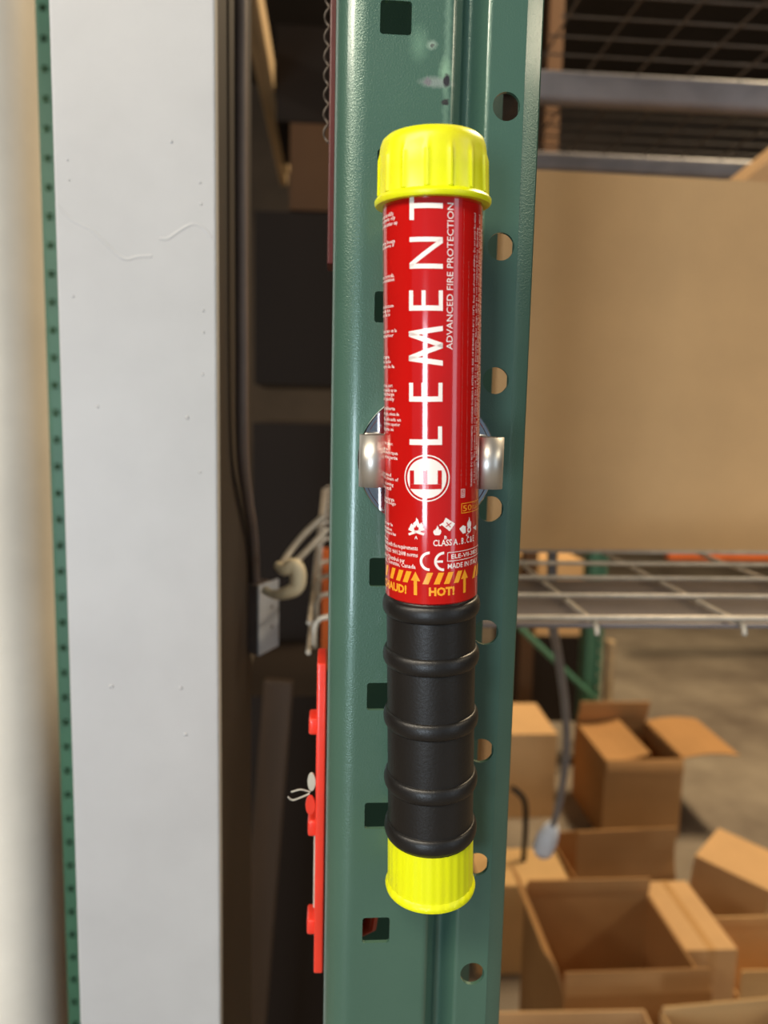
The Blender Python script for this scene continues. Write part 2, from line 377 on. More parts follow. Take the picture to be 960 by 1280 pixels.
# --- printing: flat shapes laid out in (arc length, height) and wrapped round the tube
EPS = 0.00007
def wrap(name, verts2, faces, mat, cut=True, eps=EPS):
    bm = bmesh.new(); vs_ = [bm.verts.new((s, h, 0)) for s, h in verts2]
    for f in faces:
        try: bm.faces.new([vs_[i] for i in f])
        except ValueError: pass
    if cut:
        bmesh.ops.triangulate(bm, faces=bm.faces[:])
        s0 = min(v[0] for v in verts2); s1 = max(v[0] for v in verts2); s = s0 + 0.0011
        while s < s1:
            bmesh.ops.bisect_plane(bm, geom=bm.verts[:] + bm.edges[:] + bm.faces[:], plane_co=(s, 0, 0), plane_no=(1, 0, 0)); s += 0.0011
    for v in bm.verts:
        th = v.co.x / R; h = v.co.y; rr = R + eps
        v.co = (rr * math.sin(th), -rr * math.cos(th), h)
    me = bpy.data.meshes.new(name); bm.to_mesh(me); bm.free()
    o = obj(name, me, mat, body)
    return o
class Art:
    def __init__(self): self.v, self.f = [], []
    def poly(self, pts, pix=True):
        b = len(self.v); self.v += [cyl(*p) for p in pts] if pix else list(pts); self.f.append(tuple(range(b, b + len(pts)))); return self
    def rect(self, x0, y0, x1, y1): return self.poly([(x0, y1), (x1, y1), (x1, y0), (x0, y0)])
    def sh_rect(self, s0, h0, s1, h1): return self.poly([(s0, h0), (s1, h0), (s1, h1), (s0, h1)], False)
    def frame(self, s0, h0, s1, h1, t):
        self.sh_rect(s0, h0, s1, h0 + t); self.sh_rect(s0, h1 - t, s1, h1); self.sh_rect(s0, h0, s0 + t, h1); self.sh_rect(s1 - t, h0, s1, h1)
    def line(self, a, b, w):                        # pixel stroke
        (s0, h0), (s1, h1) = cyl(*a), cyl(*b); d = Vector((s1 - s0, h1 - h0)).normalized(); n = Vector((-d.y, d.x)) * w / 2
        self.poly([(s0 + n.x, h0 + n.y), (s0 - n.x, h0 - n.y), (s1 - n.x, h1 - n.y), (s1 + n.x, h1 + n.y)], False)
    def ring(self, c, r0, r1, n=48):
        for i in range(n):
            a, b = 2 * math.pi * i / n, 2 * math.pi * (i + 1) / n
            self.poly([(c[0] + r0 * math.cos(a), c[1] + r0 * math.sin(a)), (c[0] + r1 * math.cos(a), c[1] + r1 * math.sin(a)), (c[0] + r1 * math.cos(b), c[1] + r1 * math.sin(b)), (c[0] + r0 * math.cos(b), c[1] + r0 * math.sin(b))], False)
    def done(self, name, mat, eps=EPS): return wrap(name, self.v, self.f, mat, True, eps)

def text_mesh(body_, bold=0.0, shear=0.0, res=2):
    cu = bpy.data.curves.new('t', 'FONT'); cu.body = body_; cu.size = 1.0; cu.resolution_u = res; cu.offset = bold; cu.shear = shear; cu.fill_mode = 'FRONT'
    ob = bpy.data.objects.new('t', cu); COL.objects.link(ob); bpy.context.view_layer.update()
    me = bpy.data.meshes.new_from_object(ob.evaluated_get(bpy.context.evaluated_depsgraph_get()))
    v = [(q.co.x, q.co.y) for q in me.vertices]; f = [tuple(p.vertices) for p in me.polygons]
    bpy.data.objects.remove(ob); bpy.data.curves.remove(cu); bpy.data.meshes.remove(me); return v, f
def text(name, body_, s0, h0, s1, h1, mat, rot=False, bold=0.0, shear=0.0, res=2, cut=False, baseline=True):
    """fit text into the rectangle s0..s1 x h0..h1; rot: reads bottom to top, letter tops to the left"""
    v, f = text_mesh(body_, bold, shear, res)
    x0, x1 = min(a for a, b in v), max(a for a, b in v)
    y0, y1 = (0.0, 0.73) if baseline else (min(b for a, b in v), max(b for a, b in v))
    out = []
    for x, y in v:
        u = (x - x0) / (x1 - x0); w = (y - y0) / (y1 - y0)
        out.append((s1 - (s1 - s0) * w, h0 + (h1 - h0) * u) if rot else (s0 + (s1 - s0) * u, h0 + (h1 - h0) * w))
    return wrap(name, out, f, mat, cut)
def ptext(name, body_, x0, y0, x1, y1, mat, **kw):      # pixel rectangle: left, top, right, bottom (top/bottom read at x0 for upright text)
    (sa, hb), (sb, ht) = cyl(x0, y1), cyl(x1, y0)
    if not kw.get('rot'): ht = cyl(x0, y0)[1]
    return text(name, body_, sa, hb, sb, ht, mat, **kw)
WP, OP, RP = M['white_print'], M['orange_print'], M['red_print']
# big vertical word, letter by letter
a = Art(); a.rect(512, 244, 517.5, 275); a.rect(517.5, 254, 553.5, 260.5); a.done('letter', WP)
a = Art(); a.rect(512, 296.5, 553.5, 302.5); a.rect(512, 330, 553.5, 336); a.poly([(512, 336), (512, 329), (553.5, 296.5), (553.5, 303.5)]); a.done('letter', WP)
a = Art(); a.rect(511.5, 382, 553.5, 388.5); [a.rect(x, 363, x + 5, 382) for x in (511.5, 527, 548.5)]; a.done('letter', WP)
def stroke_band(pts, w):
    a = Art()
    for p, q in zip(pts, pts[1:]): a.poly([(p[0], p[1] + w), (q[0], q[1] + w), (q[0], q[1] - w), (p[0], p[1] - w)])
    return a
stroke_band([(553.5, 410.5), (511, 417.5), (553.5, 432), (511, 448), (553.5, 454)], 3.2).done('letter', WP)
a = Art(); a.rect(511.5, 495.5, 553, 502); [a.rect(x, 478.5, x + 5, 495.5) for x in (511.5, 527, 548)]; a.done('letter', WP)
a = Art(); a.rect(512, 549, 552.5, 556); a.rect(547.5, 533, 552.5, 549); a.done('letter', WP)
# emblem: disc, thin ring, red letter in it
cs, ch = cyl(533, 598); r_disc = cyl(558, 598)[0] - cs
a = Art(); a.ring((cs, ch), 0.0, r_disc); a.ring((cs, ch), r_disc * 1.11, r_disc * 1.17); a.done('emblem', WP)
a = Art(); a.rect(512.5, 605, 552, 611); [a.rect(x, 588, x + 5.2, 605) for x in (512.5, 529, 547)]; a.done('emblem_letter', RP, EPS * 2)
ptext('tagline', 'ADVANCED FIRE PROTECTION', 557.5, 254, 567, 437, WP, rot=True, res=3)
L1 = 'WARNING: DO NOT TOUCH METAL CYLINDER DURING & AFTER USE. RISK OF BURNING (>-80°C / 194°F). Keep out of reach of children. Do not point the aimed'
L2 = 'jet at people. The product does not extinguish live coal. Do not disassemble. After usage, allow to cool completely before discarding.'
ptext('warning_text', L1, 576.3, 261, 579.9, 609, WP, rot=True, bold=0.012, shear=0.1, res=1)
ptext('warning_text', L2, 582.6, 326, 585.8, 607, WP, rot=True, bold=0.012, shear=0.1, res=1)
s_r = cyl(586, 450)[0]
h_top, h_bot = hz(262), hz(612)
for i, tx in enumerate((L1, L2, L1, L2, L1)):
    s0 = s_r + 0.0016 + i * 0.0017
    text('warning_text', tx, s0, h_bot + 0.001 * (i % 3), s0 + 0.0011, h_top - 0.004 * (i % 2), WP, rot=True, res=1)
(sa, hb), (sb, ht) = cyl(576.3, 622), cyl(581, 611)
a = Art(); a.frame(sa - 0.0001, hb, sb, ht, 0.00016); a.done('language_tag', WP); text('language_tag', 'EN', sa + 0.0003, hb + 0.0005, sb - 0.0004, ht - 0.0005, WP, rot=True, res=1)
(sa, hb), (sb, ht) = cyl(576.5, 642), cyl(593, 626)
a = Art(); a.frame(sa, hb, sb + 0.004, ht, 0.00022); a.done('rating_box', OP)
text('rating_box', '50', cyl(578.6, 634)[0], hb + 0.0007, cyl(589.2, 634)[0], ht - 0.0007, OP, cut=True)
text('rating_box', 'SEC', cyl(590.2, 634)[0], hb + 0.0030, sb + 0.0034, ht - 0.0008, OP, res=1); text('rating_box', 'DISCHARGE', cyl(590.2, 634)[0], hb + 0.0008, sb + 0.0034, hb + 0.0024, OP, res=1)
# pictograms
def flame(art, cx, by, w, h):
    pts = [(-.30, 0), (.28, 0), (.46, .20), (.50, .42), (.36, .66), (.30, .48), (.20, .62), (.12, .86), (.0, 1.0), (-.04, .78), (-.22, .62), (-.24, .44), (-.36, .60), (-.50, .34), (-.44, .14)]
    q = [(cx + x * w, by - y * h) for x, y in pts]; b = len(art.v); art.v += [cyl(*p) for p in q]; art.v.append(cyl(cx, by - h * .22)); n = len(q)
    for i in range(n): art.f.append((b + i, b + (i + 1) % n, b + n))
a = Art(); flame(a, 520.5, 665, 17, 18); a.line((511, 668), (530, 661), 0.0008); a.line((511, 661), (530, 668), 0.0008)
ptext('pictogram', 'A', 518.3, 669.5, 522, 673.6, WP, bold=0.02, res=1); a.done('pictogram', WP)
a = Art(); flame(a, 520.5, 663, 6, 7); a.done('pictogram', RP, EPS * 2)
a = Art(); flame(a, 546.5, 669, 10, 12); a.poly([(557, 647), (568.5, 654.5), (562, 664), (552.5, 656.5)]); a.line((554, 654), (549.5, 657), 0.0005); a.done('pictogram', WP)
a = Art(); a.line((558, 653), (563, 659), 0.0003); a.line((564, 653.5), (557, 658.5), 0.0003); a.done('pictogram', RP, EPS * 2)
ptext('pictogram', 'B', 555.3, 669.5, 558.8, 674, WP, bold=0.02, res=1)
a = Art(); flame(a, 586.3, 660, 5, 14); a.poly([(574, 661), (578.5, 656.5), (582, 658), (582, 666), (578.5, 667)]); a.done('pictogram', WP)
s0, h0 = cyl(586.3, 662); a = Art(); a.ring((s0, h0), 0.0005, 0.0011, 20); a.done('pictogram', WP)
ptext('pictogram', 'C', 582.2, 667, 585.5, 671, WP, bold=0.02, res=1)
s0, h0 = cyl(592, 661); a = Art(); a.poly([(s0 - .0006, h0 + .0005), (s0 + .0022, h0 + .0011), (s0 + .0022, h0 - .0009), (s0 + .0006, h0 - .0002)], False); a.done('pictogram', WP)
(sa, hb), (sb, _) = cyl(541.5, 682.5), cyl(572, 682)
text('class_text', 'CLASS A', sa, hb, sb, hb + 0.0022, WP, bold=0.015, res=2); text('class_text', '. B . C & E', sb + 0.0006, hb, sb + 0.0085, hb + 0.0022, WP, bold=0.015, res=2)
# CE mark
def gap_ring(art, cx, cy, r0, r1, n=20):
    c0 = cyl(cx, cy)
    for i in range(n):
        t0, t1 = math.radians(90 + 180 * i / n), math.radians(90 + 180 * (i + 1) / n)
        art.poly([(c0[0] + r * math.cos(t), c0[1] + r * math.sin(t)) for r, t in ((r0, t0), (r1, t0), (r1, t1), (r0, t1))], False)
    return c0
a = Art()
for cx in (537, 555):
    c0 = gap_ring(a, cx, 701.7, 0.0025, 0.0034)
    if cx == 555: a.sh_rect(c0[0] - 0.0027, c0[1] - 0.0004, c0[0] - 0.0004, c0[1] + 0.0004)
a.done('ce_mark', WP)
(sa, hb), (sb, ht) = cyl(559, 702), cyl(591, 688); ht = cyl(559, 690.5)[1]
a = Art(); a.frame(sa, hb, sb + 0.006, ht, 0.0002); a.done('model_box', WP); text('model_box', 'ELE-VII-3825', sa + 0.0015, hb + 0.0009, sb + 0.0036, ht - 0.0008, WP, bold=0.01)
hb = cyl(560, 711)[1]; text('origin_text', 'MADE IN ITALY', sa + 0.0002, hb, sb + 0.0040, hb + 0.0018, WP, bold=0.01)
# hazard band
sA, hA = cyl(540, 727.5)[0], hz(730.5); hB = hz(716)
a = Art(); s = -0.0262
arrow_s = (cyl(519.3, 730)[0], cyl(580.5, 730)[0])
stripes = [cyl(x, 729)[0] for x in (528.3, 542.2, 554.8, 567)] + [cyl(x, 726)[0] for x in (482.5, 487.8, 495.2, 503.5)] + [cyl(590, 728)[0] + .001 * k for k in (0, 3, 6, 9)]
for s in stripes: a.poly([(s, hA), (s + 0.0020, hA), (s + 0.0036, hB), (s + 0.0016, hB)], False)
a.done('hazard_stripe', OP)
a = Art()
for s in arrow_s:
    a.sh_rect(s - 0.0006, hz(745), s + 0.0006, hz(726)); a.poly([(s - 0.0017, hz(727)), (s + 0.0017, hz(727)), (s, hz(715.5))], False)
a.done('arrow', OP)
hb = hz(744.5)
text('hot_text', 'HOT!', cyl(536, 744)[0], hb, cyl(568, 744)[0], hb + 0.0029, OP, bold=0.045, cut=True)
se = cyl(508.3, 740)[0]; text('hot_text', 'CHAUD!', se - 0.0145, hb, se, hb + 0.0029, OP, bold=0.045, cut=True)
# small print of the left column: it starts out of sight round the tube
def left_line(tx, px, py, w=0.016, hgt=0.00125, bold=0.01):
    s1, h0 = cyl(px, py); text('small_print', tx, s1 - w, h0, s1, h0 + hgt, WP, bold=bold, res=1)
for tx, px, py in (('remove the cap carefully', 492, 269), ('by pulling it upwards only', 494, 274), ('turn the bottom striker cap', 497, 280),
                   ('protect from freeze', 494, 303), ('and store above if', 493, 308), ('hold it some seconds,', 493, 346), ('keep the orientation', 493, 351),
                   ('point at the bottom', 492, 384), ('of the fire up to', 488, 390), ('1.5 m distance, de to', 488, 395), ('retirar la tapa caso en la', 496, 415), ('parte superior', 492, 421), ('quitar la tapa', 487, 448), ('girar hacia lado', 489, 454), ('tapon negro de la', 493, 460),
                   ('bottom end cap part', 491, 484), ('and strike it quickly up to', 496, 490), ('start the discharge', 493, 495), ('safely and quickly', 493, 501),
                   ('retire la cubierta', 494, 513), ('de la parte negra, cabeza de', 499, 520), ('la varilla, colocada en', 501, 527), ('el extremo inferior superior', 500, 533), ('y frotar la parte su', 492, 539),
                   ('frotter la tete avec', 491, 557), ('bouchon a', 485, 563), ('la partie inferieure tapon', 497, 569), ('avec la petite partie', 497, 575), ('away from wind', 489, 596), ('direct the stream of', 498, 602), ('base of the burning', 492, 608), ('fire until', 489, 613),
                   ('dirija la descarga', 493, 627), ('a la base del fuego', 495, 632), ('diriger le jet sur la', 491, 658), ('base de combustion', 490, 664), ('flamme a une distance a bas', 495, 670), ('de securite', 485, 675)):
    left_line(tx, px, py)
left_line('Made in accordance with the requirements', 522.3, 688, 0.0262, 0.0016); left_line('of the UNI EN ISO 9001:2008 norms', 522.3, 696.5, 0.0240, 0.0016)
left_line('Distributed by / Distribué par', 506, 703.5, 0.0195, 0.0016); left_line('Inc., Toronto, Canada', 519.5, 711, 0.0170, 0.0016)

# ------------------------------------------------------------------ magnetic mount: chrome disc and spring clip
mount = empty('magnetic_mount'); mc = MID.copy(); mount.location = (P(533, 576, POST_Y - 0.003).x, POST_Y - 0.0005, P(533, 576, POST_Y - 0.003).z)
tag(mount, 'round chrome magnet with silver spring clip gripping the red tube', 'magnet mount')
mx_, mz_ = mount.location.x, mount.location.z
RM = 0.0264
def disc(name, prof, mat):
    me = lathe(name, prof, 96); me.transform(Matrix.Rotation(math.radians(90), 4, 'X')); return obj(name, me, mat, mount, 40)
disc('magnet_rim', [(RM - 0.0004, 0.0), (RM, 0.0004), (RM, 0.0046), (RM - 0.0005, 0.0052), (RM - 0.0016, 0.0052), (RM - 0.0018, 0.0046)], M['chrome'])
disc('magnet_face', [(RM - 0.0018, 0.0001), (RM - 0.0017, 0.0040), (0.003, 0.0041), (0.001, 0.0041)], M['chrome'])
# clip band in plan (x right, y towards the back), swept up 18 mm
axx = MID.x - mx_; axy = MID.y - mount.location.y; ch_ = 0.0092
cz = P(540, 577, 0.275).z - mz_
axx += AX.x / AX.z * cz * 0.3
ce_x0 = P(450, 577, 0.274).x - mx_; ce_x1 = P(627, 577, 0.274).x - mx_
def ear(sign, xo):
    rr = R + 0.0004; pts = []
    er = (abs(xo - axx) - rr * 0.93) / 2; ecx = axx + sign * (rr * 0.93 + er)
    for i in range(13):                                   # flared lip, convex to the viewer
        a = math.radians(200 - 190 * i / 12 + (0)); pts.append((ecx + sign * er * math.cos(a), axy + 0.002 - er * 0.95 * math.sin(a)))
    pts += [(xo - sign * 0.0002, axy + 0.006), (xo - sign * 0.0020, axy + 0.0105), (xo - sign * 0.006, axy + 0.0150)]
    return pts
band = [(p[0], p[1]) for p in ear(-1, ce_x0)] + [(axx - 0.010, axy + 0.0185), (axx + 0.010, axy + 0.0185)] + [(p[0], p[1]) for p in reversed(ear(1, ce_x1))]
v, f = [], []
for x, y in band: v += [(x, min(y, -0.0046), cz - ch_), (x, min(y, -0.0046), cz + ch_)]
for i in range(len(band) - 1): f.append((2 * i, 2 * i + 2, 2 * i + 3, 2 * i + 1))
o = obj('clip', pydata('clip', v, f), M['silver'], mount, 45); md = o.modifiers.new('sheet', 'SOLIDIFY'); md.thickness = 0.0009; md.offset = 0
o['label'] = 'silver spring clip'

# ------------------------------------------------------------------ wire deck behind the upright and the shelf above
def wire_deck(name, label, z, x0, x1, ys, xs, y1, r, drop, mat, front_drop=True):
    root = empty(name, (x0, ys[0], z)); tag(root, label, 'shelf'); b = Vector((x0, ys[0], z))
    if drop: pts = [(x0, 0, z - drop), (x0, 0, z - 0.010), (x0 + 0.0012, 0, z - 0.0045), (x0 + 0.0045, 0, z - 0.0012), (x0 + 0.010, 0, z), (x1, 0, z)]
    else: pts = [(x0, 0, z), (x1, 0, z)]
    me = tube('wire', [Vector((p[0], 0, p[2])) - Vector((b.x, 0, b.z)) for p in pts], r, 8); me.materials.append(mat)
    me.polygons.foreach_set('use_smooth', [True] * len(me.polygons))
    for y in ys:
        o = obj('wire', me, None, root); o.location = (0, y - b.y, 0)
    ya = ys[0] - 0.004
    pts = [(0, ya, -2 * r - 0.008), (0, ya, -2 * r - 0.005), (0, ya + 0.002, -2 * r - 0.001), (0, ya + 0.006, -2 * r), (0, y1, -2 * r)] if front_drop else [(0, ys[0], -2 * r), (0, y1, -2 * r)]
    me2 = tube('cross_wire', [Vector(p) - Vector((0, b.y, 0)) for p in pts], r, 8); me2.materials.append(mat)
    me2.polygons.foreach_set('use_smooth', [True] * len(me2.polygons))
    for x in xs:
        o = obj('cross_wire', me2, None, root); o.location = (x - b.x, 0, 0)
    return root
DZ = 1.298
DECK_X0 = P(393, 772, 0.569).x
xr = P(743, 772, 0.569).x; dxw = P(925, 772, 0.569).x - xr
deck_ys = [0.565 + 0.0735 * i for i in range(15)]
deck = wire_deck('wire_deck', 'pale wire shelf deck carrying the large cardboard box', DZ, DECK_X0, 1.35, deck_ys, [xr + dxw * k for k in range(-1, 10)], deck_ys[-1], 0.0023, 0.024, M['zinc_wire'])
for dz_, xo in ((-0.024, -0.0040), (-0.006, -0.0040)):
    me = tube('side_rail', [(xo, -0.012 if dz_ < -0.01 else 0.004, dz_), (xo, deck_ys[-1] - deck_ys[0], dz_)], 0.0019, 8); obj('side_rail', me, M['zinc_wire'], deck, 50)
for (ya, yb, zo) in ((0.583, 0.744, 0.0095), (1.10, 1.21, 0.0095)):
    ch = obj('support_channel', box_mesh('support_channel', (0.012, ya - 0.565, -0.0135), (1.33, yb - 0.565, -zo), 0.001), M['channel'], deck)
    ch['label'] = 'grey support channel'

UZ = P(820, 92, 1.62).z + 0.022
u_ys = [0.95 + 0.0735 * i for i in range(19)]
ux0 = P(675, 100, 1.6).x
upper = wire_deck('wire_deck', 'shaded wire mesh shelf overhead above the large box', UZ, ux0, 2.6, u_ys, [ux0 + 0.01 + 0.106 * k for k in range(0, 24)], u_ys[-1], 0.0022, 0.0, M['dim_wire'], False)
for py0, py1, yb in ((92, 131, 1.62), (194, 217, 2.13)):
    zt, zb_ = P(820, py0, yb).z, P(820, py1, yb).z; cxm = ux0 - 0.02
    bm_ = box_mesh('shelf_beam', (0, 0, zb_), (2.6, 0.045, zt), 0.012, 3)
    ob = obj('shelf_beam', bm_, M['grey_beam'], None, 50); ob.location = (cxm, yb, 0)
    tag(ob, 'grey steel beam right under the mesh shelf, nearer and thicker one' if yb < 2 else 'grey steel beam just above the box top, farther and thinner one', 'beam')

# ------------------------------------------------------------------ cardboard boxes
def card_box(label, loc, rz, w, d, h, mat, flaps=None, closed=False, tilt=(0, 0), tape=False, name='cardboard_box'):
    """origin at the bottom front-left corner; flaps: dict side -> (angle, length); 0 upright, 90 level outwards, -90 level inwards"""
    root = empty(name, loc); root.rotation_euler = (tilt[0], tilt[1], rz); tag(root, label, 'box'); t = 0.004
    bm = bmesh.new()
    def bx(lo, hi):
        r = bmesh.ops.create_cube(bm, size=1)
        for q in r['verts']: q.co = Vector([(lo[i] + hi[i]) / 2 + q.co[i] * (hi[i] - lo[i]) for i in range(3)])
    if closed: bx((0, 0, 0), (w, d, h))
    else:
        bx((0, 0, 0), (w, d, t)); bx((0, 0, t), (w, t, h)); bx((0, d - t, t), (w, d, h)); bx((0, t, t), (t, d - t, h)); bx((w - t, t, t), (w, d - t, h))
    me = bpy.data.meshes.new('carton'); bm.to_mesh(me); bm.free(); obj('carton', me, mat, root)
    for side, (ang, ln) in (flaps or {}).items():
        n = w if side in 'fb' else d; g = 0.003
        nseg = 4; vv, ff = [], []
        for i in range(nseg + 1):                        # slightly bowed sheet
            u = i / nseg; bow = 0.012 * math.sin(math.pi * u) * ln / 0.2
            for q in (g, n - g):
                for tt in (0, t): vv.append((q, bow + tt, u * ln))
        for i in range(nseg):
            b0 = i * 4; ff += [(b0, b0 + 2, b0 + 6, b0 + 4), (b0 + 1, b0 + 5, b0 + 7, b0 + 3), (b0, b0 + 4, b0 + 5, b0 + 1), (b0 + 2, b0 + 3, b0 + 7, b0 + 6)]
        ff += [(0, 1, 3, 2), (nseg * 4, nseg * 4 + 2, nseg * 4 + 3, nseg * 4 + 1)]
        fo = obj('flap', pydata('flap', vv, ff), mat, root)
        # local flap frame: x along the edge, z up the sheet, -y outwards
        base = {'f': ((0, 0, h), 0), 'b': ((w, d, h), 180), 'r': ((w, 0, h), 90), 'l': ((0, d, h), -90)}[side]
        fo.matrix_local = Matrix.Translation(base[0]) @ Matrix.Rotation(math.radians(base[1]), 4, 'Z') @ Matrix.Rotation(math.radians(ang), 4, 'X')
    if tape:
        obj('tape', box_mesh('tape', (w * 0.44, -0.0006, h * 0.72), (w * 0.58, d + 0.0006, h + 0.0008)), M['tape'], root)
    return root
# big box on the deck
bl = P(612, 687, 0.85); tp = P(690, 212, 0.85); bigw = 0.62
big = card_box('large plain tan cardboard box standing on the wire deck', (bl.x, 0.85, DZ + 0.0025), math.radians(1.5), bigw, 0.42, tp.z - DZ - 0.003, M['card'], {'r': (12, 0.14), 'b': (-100, 0.15)})
c = P(918, 236, 1.32); ta = math.radians(40); th_ = 0.64
card_box('tilted box leaning behind the large box, only its corner showing', (c.x + th_ * math.sin(ta), 1.32, c.z - th_ * math.cos(ta)), 0.0, 0.3, 0.2, th_, M['card'], closed=True, tilt=(0, -ta))
# pile on the floor, far to near
c = P(757, 950, 2.45); w_ = P(855, 950, 2.45).x - c.x
card_box('tall open box with one flap stuck out over the floor', (c.x, 2.45, 0), 0.0, w_, 0.33, c.z, M['card_brown'], {'f': (172, 0.05), 'r': (88, 0.20), 'l': (-82, 0.16), 'b': (-20, 0.10)})
c = P(640, 918, 2.6); w_ = P(697, 918, 2.6).x - c.x
card_box('closed box beside the tall open box, half behind the green upright', (c.x - 0.1, 2.6, 0), 0.0, w_ + 0.1, 0.30, c.z, M['card'], closed=True)
c = P(722, 1046, 1.93); w_ = P(852, 1044, 1.93).x - c.x
card_box('brown box with plain dark front in the centre of pile', (c.x, 1.93, 0), 0.05, w_, 0.24, P(852, 1096, 1.93).z, M['card_brown'], {'f': (-2, 0.135)})
c = P(600, 1108, 1.82); w_ = P(714, 1108, 1.82).x - c.x
card_box('low box under the hanging grey cord, its top lit', (c.x, 1.82, 0), 0.0, w_, 0.17, c.z, M['card_light'], closed=True)
FY = 1.36; FZ = P(790, 1243, FY).z; c = P(705, 1243, FY); c1 = P(890, 1243, FY)
card_box('wide open box with its inside showing, beside the upright foot', (c.x, FY, 0), 0.0, c1.x - c.x, 0.315, FZ, M['card_brown'], {'f': (-12, 0.045), 'b': (-8, 0.05), 'l': (25, 0.10)})
GZ = P(900, 1187, 1.50).z; gx = c1.x + 0.012
card_box('taped box lying flat against the wide open box', (gx, 1.50, 0), 0.0, P(922, 1187, 1.5).x - gx, 0.25, GZ, M['card'], closed=True, tape=True)
gx = P(926, 1187, 1.5).x + 0.004
card_box('open box with pale upright flap beside the taped box', (gx, 1.50, 0), 0.0, 0.3, 0.22, P(930, 1246, 1.5).z, M['card_light'], {'f': (0, 0.062), 'b': (-5, 0.04)})
c = P(915, 1056, 2.0)
card_box('box turned on its corner at the right edge of the pile', (c.x + 0.0, 1.84, 0.0), math.radians(45), 0.20, 0.20, 0.215, M['card'], closed=True, tilt=(0.10, 0.0))
c = P(632, 1262, 1.30); cz_ = P(700, 1261, 1.30).z
card_box('front box with long top edge, cut off by the picture bottom', (c.x - 0.12, 1.08, 0), -0.02, 0.12 + P(800, 1262, 1.3).x - c.x, 0.22, cz_, M['card'])
c = P(806, 1262, 1.27)
card_box('front box cut off by the lower right picture corner', (c.x + 0.045, 1.05, 0), 0.07, 0.30, 0.22, P(880, 1258, 1.28).z, M['card_light'], {'b': (-3, 0.012), 'r': (-5, 0.06)})
# far floor boxes near the distant upright
c = P(640, 830, 3.7)
card_box('far tan box seen under the wire deck beside the diagonal brace', (c.x, 3.5, 0.42), 0.0, P(724, 830, 3.5).x - c.x, 0.4, 0.36, M['card'], closed=True)
card_box('far dark box below the diagonal brace, under the tan one', (c.x - 0.05, 3.48, 0), 0.0, 0.40, 0.45, 0.418, M['card_shaded'], closed=True)
c = P(694, 60, 3.15)
o = obj('wooden_post', box_mesh('wooden_post', (c.x - 0.03, 3.15, 0), (c.x + 0.03, 3.21, 4.6), 0.004), M['card_dim']); tag(o, 'narrow brown post behind the overhead beams, next to the upright', 'post')
# diagonal brace, wooden batten and the cord
a0, a1 = P(640, 775, 2.95), P(742, 872, 2.95)
o = obj('rack_brace', tube('rack_brace', [a0, a1], 0.014, 6), M['green_far']); tag(o, 'thin pale green diagonal brace running down to the distant upright', 'brace')
a0 = P(762, 800, 3.15)
o = obj('wooden_batten', box_mesh('wooden_batten', (a0.x - 0.015, 3.12, 0), (a0.x + 0.018, 3.16, a0.z), 0.003), M['wood']); tag(o, 'thin pale batten standing against the distant green upright', 'batten')
cord = empty('power_cord', P(684, 1050, 1.45)); tag(cord, 'grey cord hanging below the wire deck with a blunt plug end', 'cord')
b0 = cord.location.copy()
pts = spline([Vector((P(688, 730, 1.0).x, 1.0, 1.294)), P(690, 770, 1.02) , P(697, 815, 1.1), P(706, 880, 1.2), P(708, 940, 1.3), P(700, 1000, 1.4), P(690, 1035, 1.45)])
obj('cable', tube('cable', [p - b0 for p in pts], 0.0068, 10), M['grey_cord'], cord, 60)
pp = [P(692, 1028, 1.45), P(690, 1034, 1.45), P(684, 1048, 1.45), P(678, 1064, 1.45), P(676, 1070, 1.45)]
obj('plug', tube('plug', [p - b0 for p in pp], 0.01, 10, [0.009, 0.016, 0.022, 0.021, 0.012]), M['galv_box'], cord, 60)
pts = spline([P(640, 985, 1.93), P(655, 1000, 1.93), P(657, 1030, 1.93), P(654, 1080, 1.93)])
o = obj('black_cable', tube('black_cable', pts, 0.008, 8), M['black_plastic'], None, 60); tag(o, 'short black cable curving out beside the green upright', 'cable')
# orange shelf beams seen beyond the deck
c = P(835, 700, 4.2); o = obj('orange_beam', box_mesh('orange_beam', (c.x, 4.2, c.z), (c.x + 2.2, 4.25, c.z + 0.09), 0.006), M['orange']); tag(o, 'distant orange rack beam glimpsed below the large box', 'beam')

# ------------------------------------------------------------------ left: pipe, pillar, dark gap
PY = 0.46
xl, xr_ = P(80, 640, PY).x, P(272.5, 640, PY).x
bm = bmesh.new()
def bx(lo, hi):
    r = bmesh.ops.create_cube(bm, size=1)
    for q in r['verts']: q.co = Vector([(lo[i] + hi[i]) / 2 + q.co[i] * (hi[i] - lo[i]) for i in range(3)])
pil = empty('support_pillar', ((xl + xr_) / 2, PY, 0)); tag(pil, 'light grey painted steel pillar with drip marks left of the upright', 'pillar')
pw = (xr_ - xl) / 2
fl = obj('front_flange', box_mesh('front_flange', (-pw, 0, 0), (pw, 0.010, 4.6), 0.0016, 3), M['pillar'], pil)
obj('web', box_mesh('web', (-0.005, 0.0100, 0), (0.005, 0.06, 4.6)), M['pillar'], pil)
def drip(pix, r):
    pts = spline([P(x, y, PY) for x, y in pix], 6); me = tube('paint_drip', [p - pil.location for p in pts], r, 8)
    for q in me.vertices: q.co.y *= 0.22
    obj('paint_drip', me, M['pillar'], pil, 80)
drip([(72, 257), (90, 275), (112, 286), (132, 304), (145, 317), (158, 324), (172, 321), (190, 320)], 0.00105)
drip([(199, 298), (210, 298), (228, 286), (242, 280), (254, 285), (264, 297)], 0.0010)
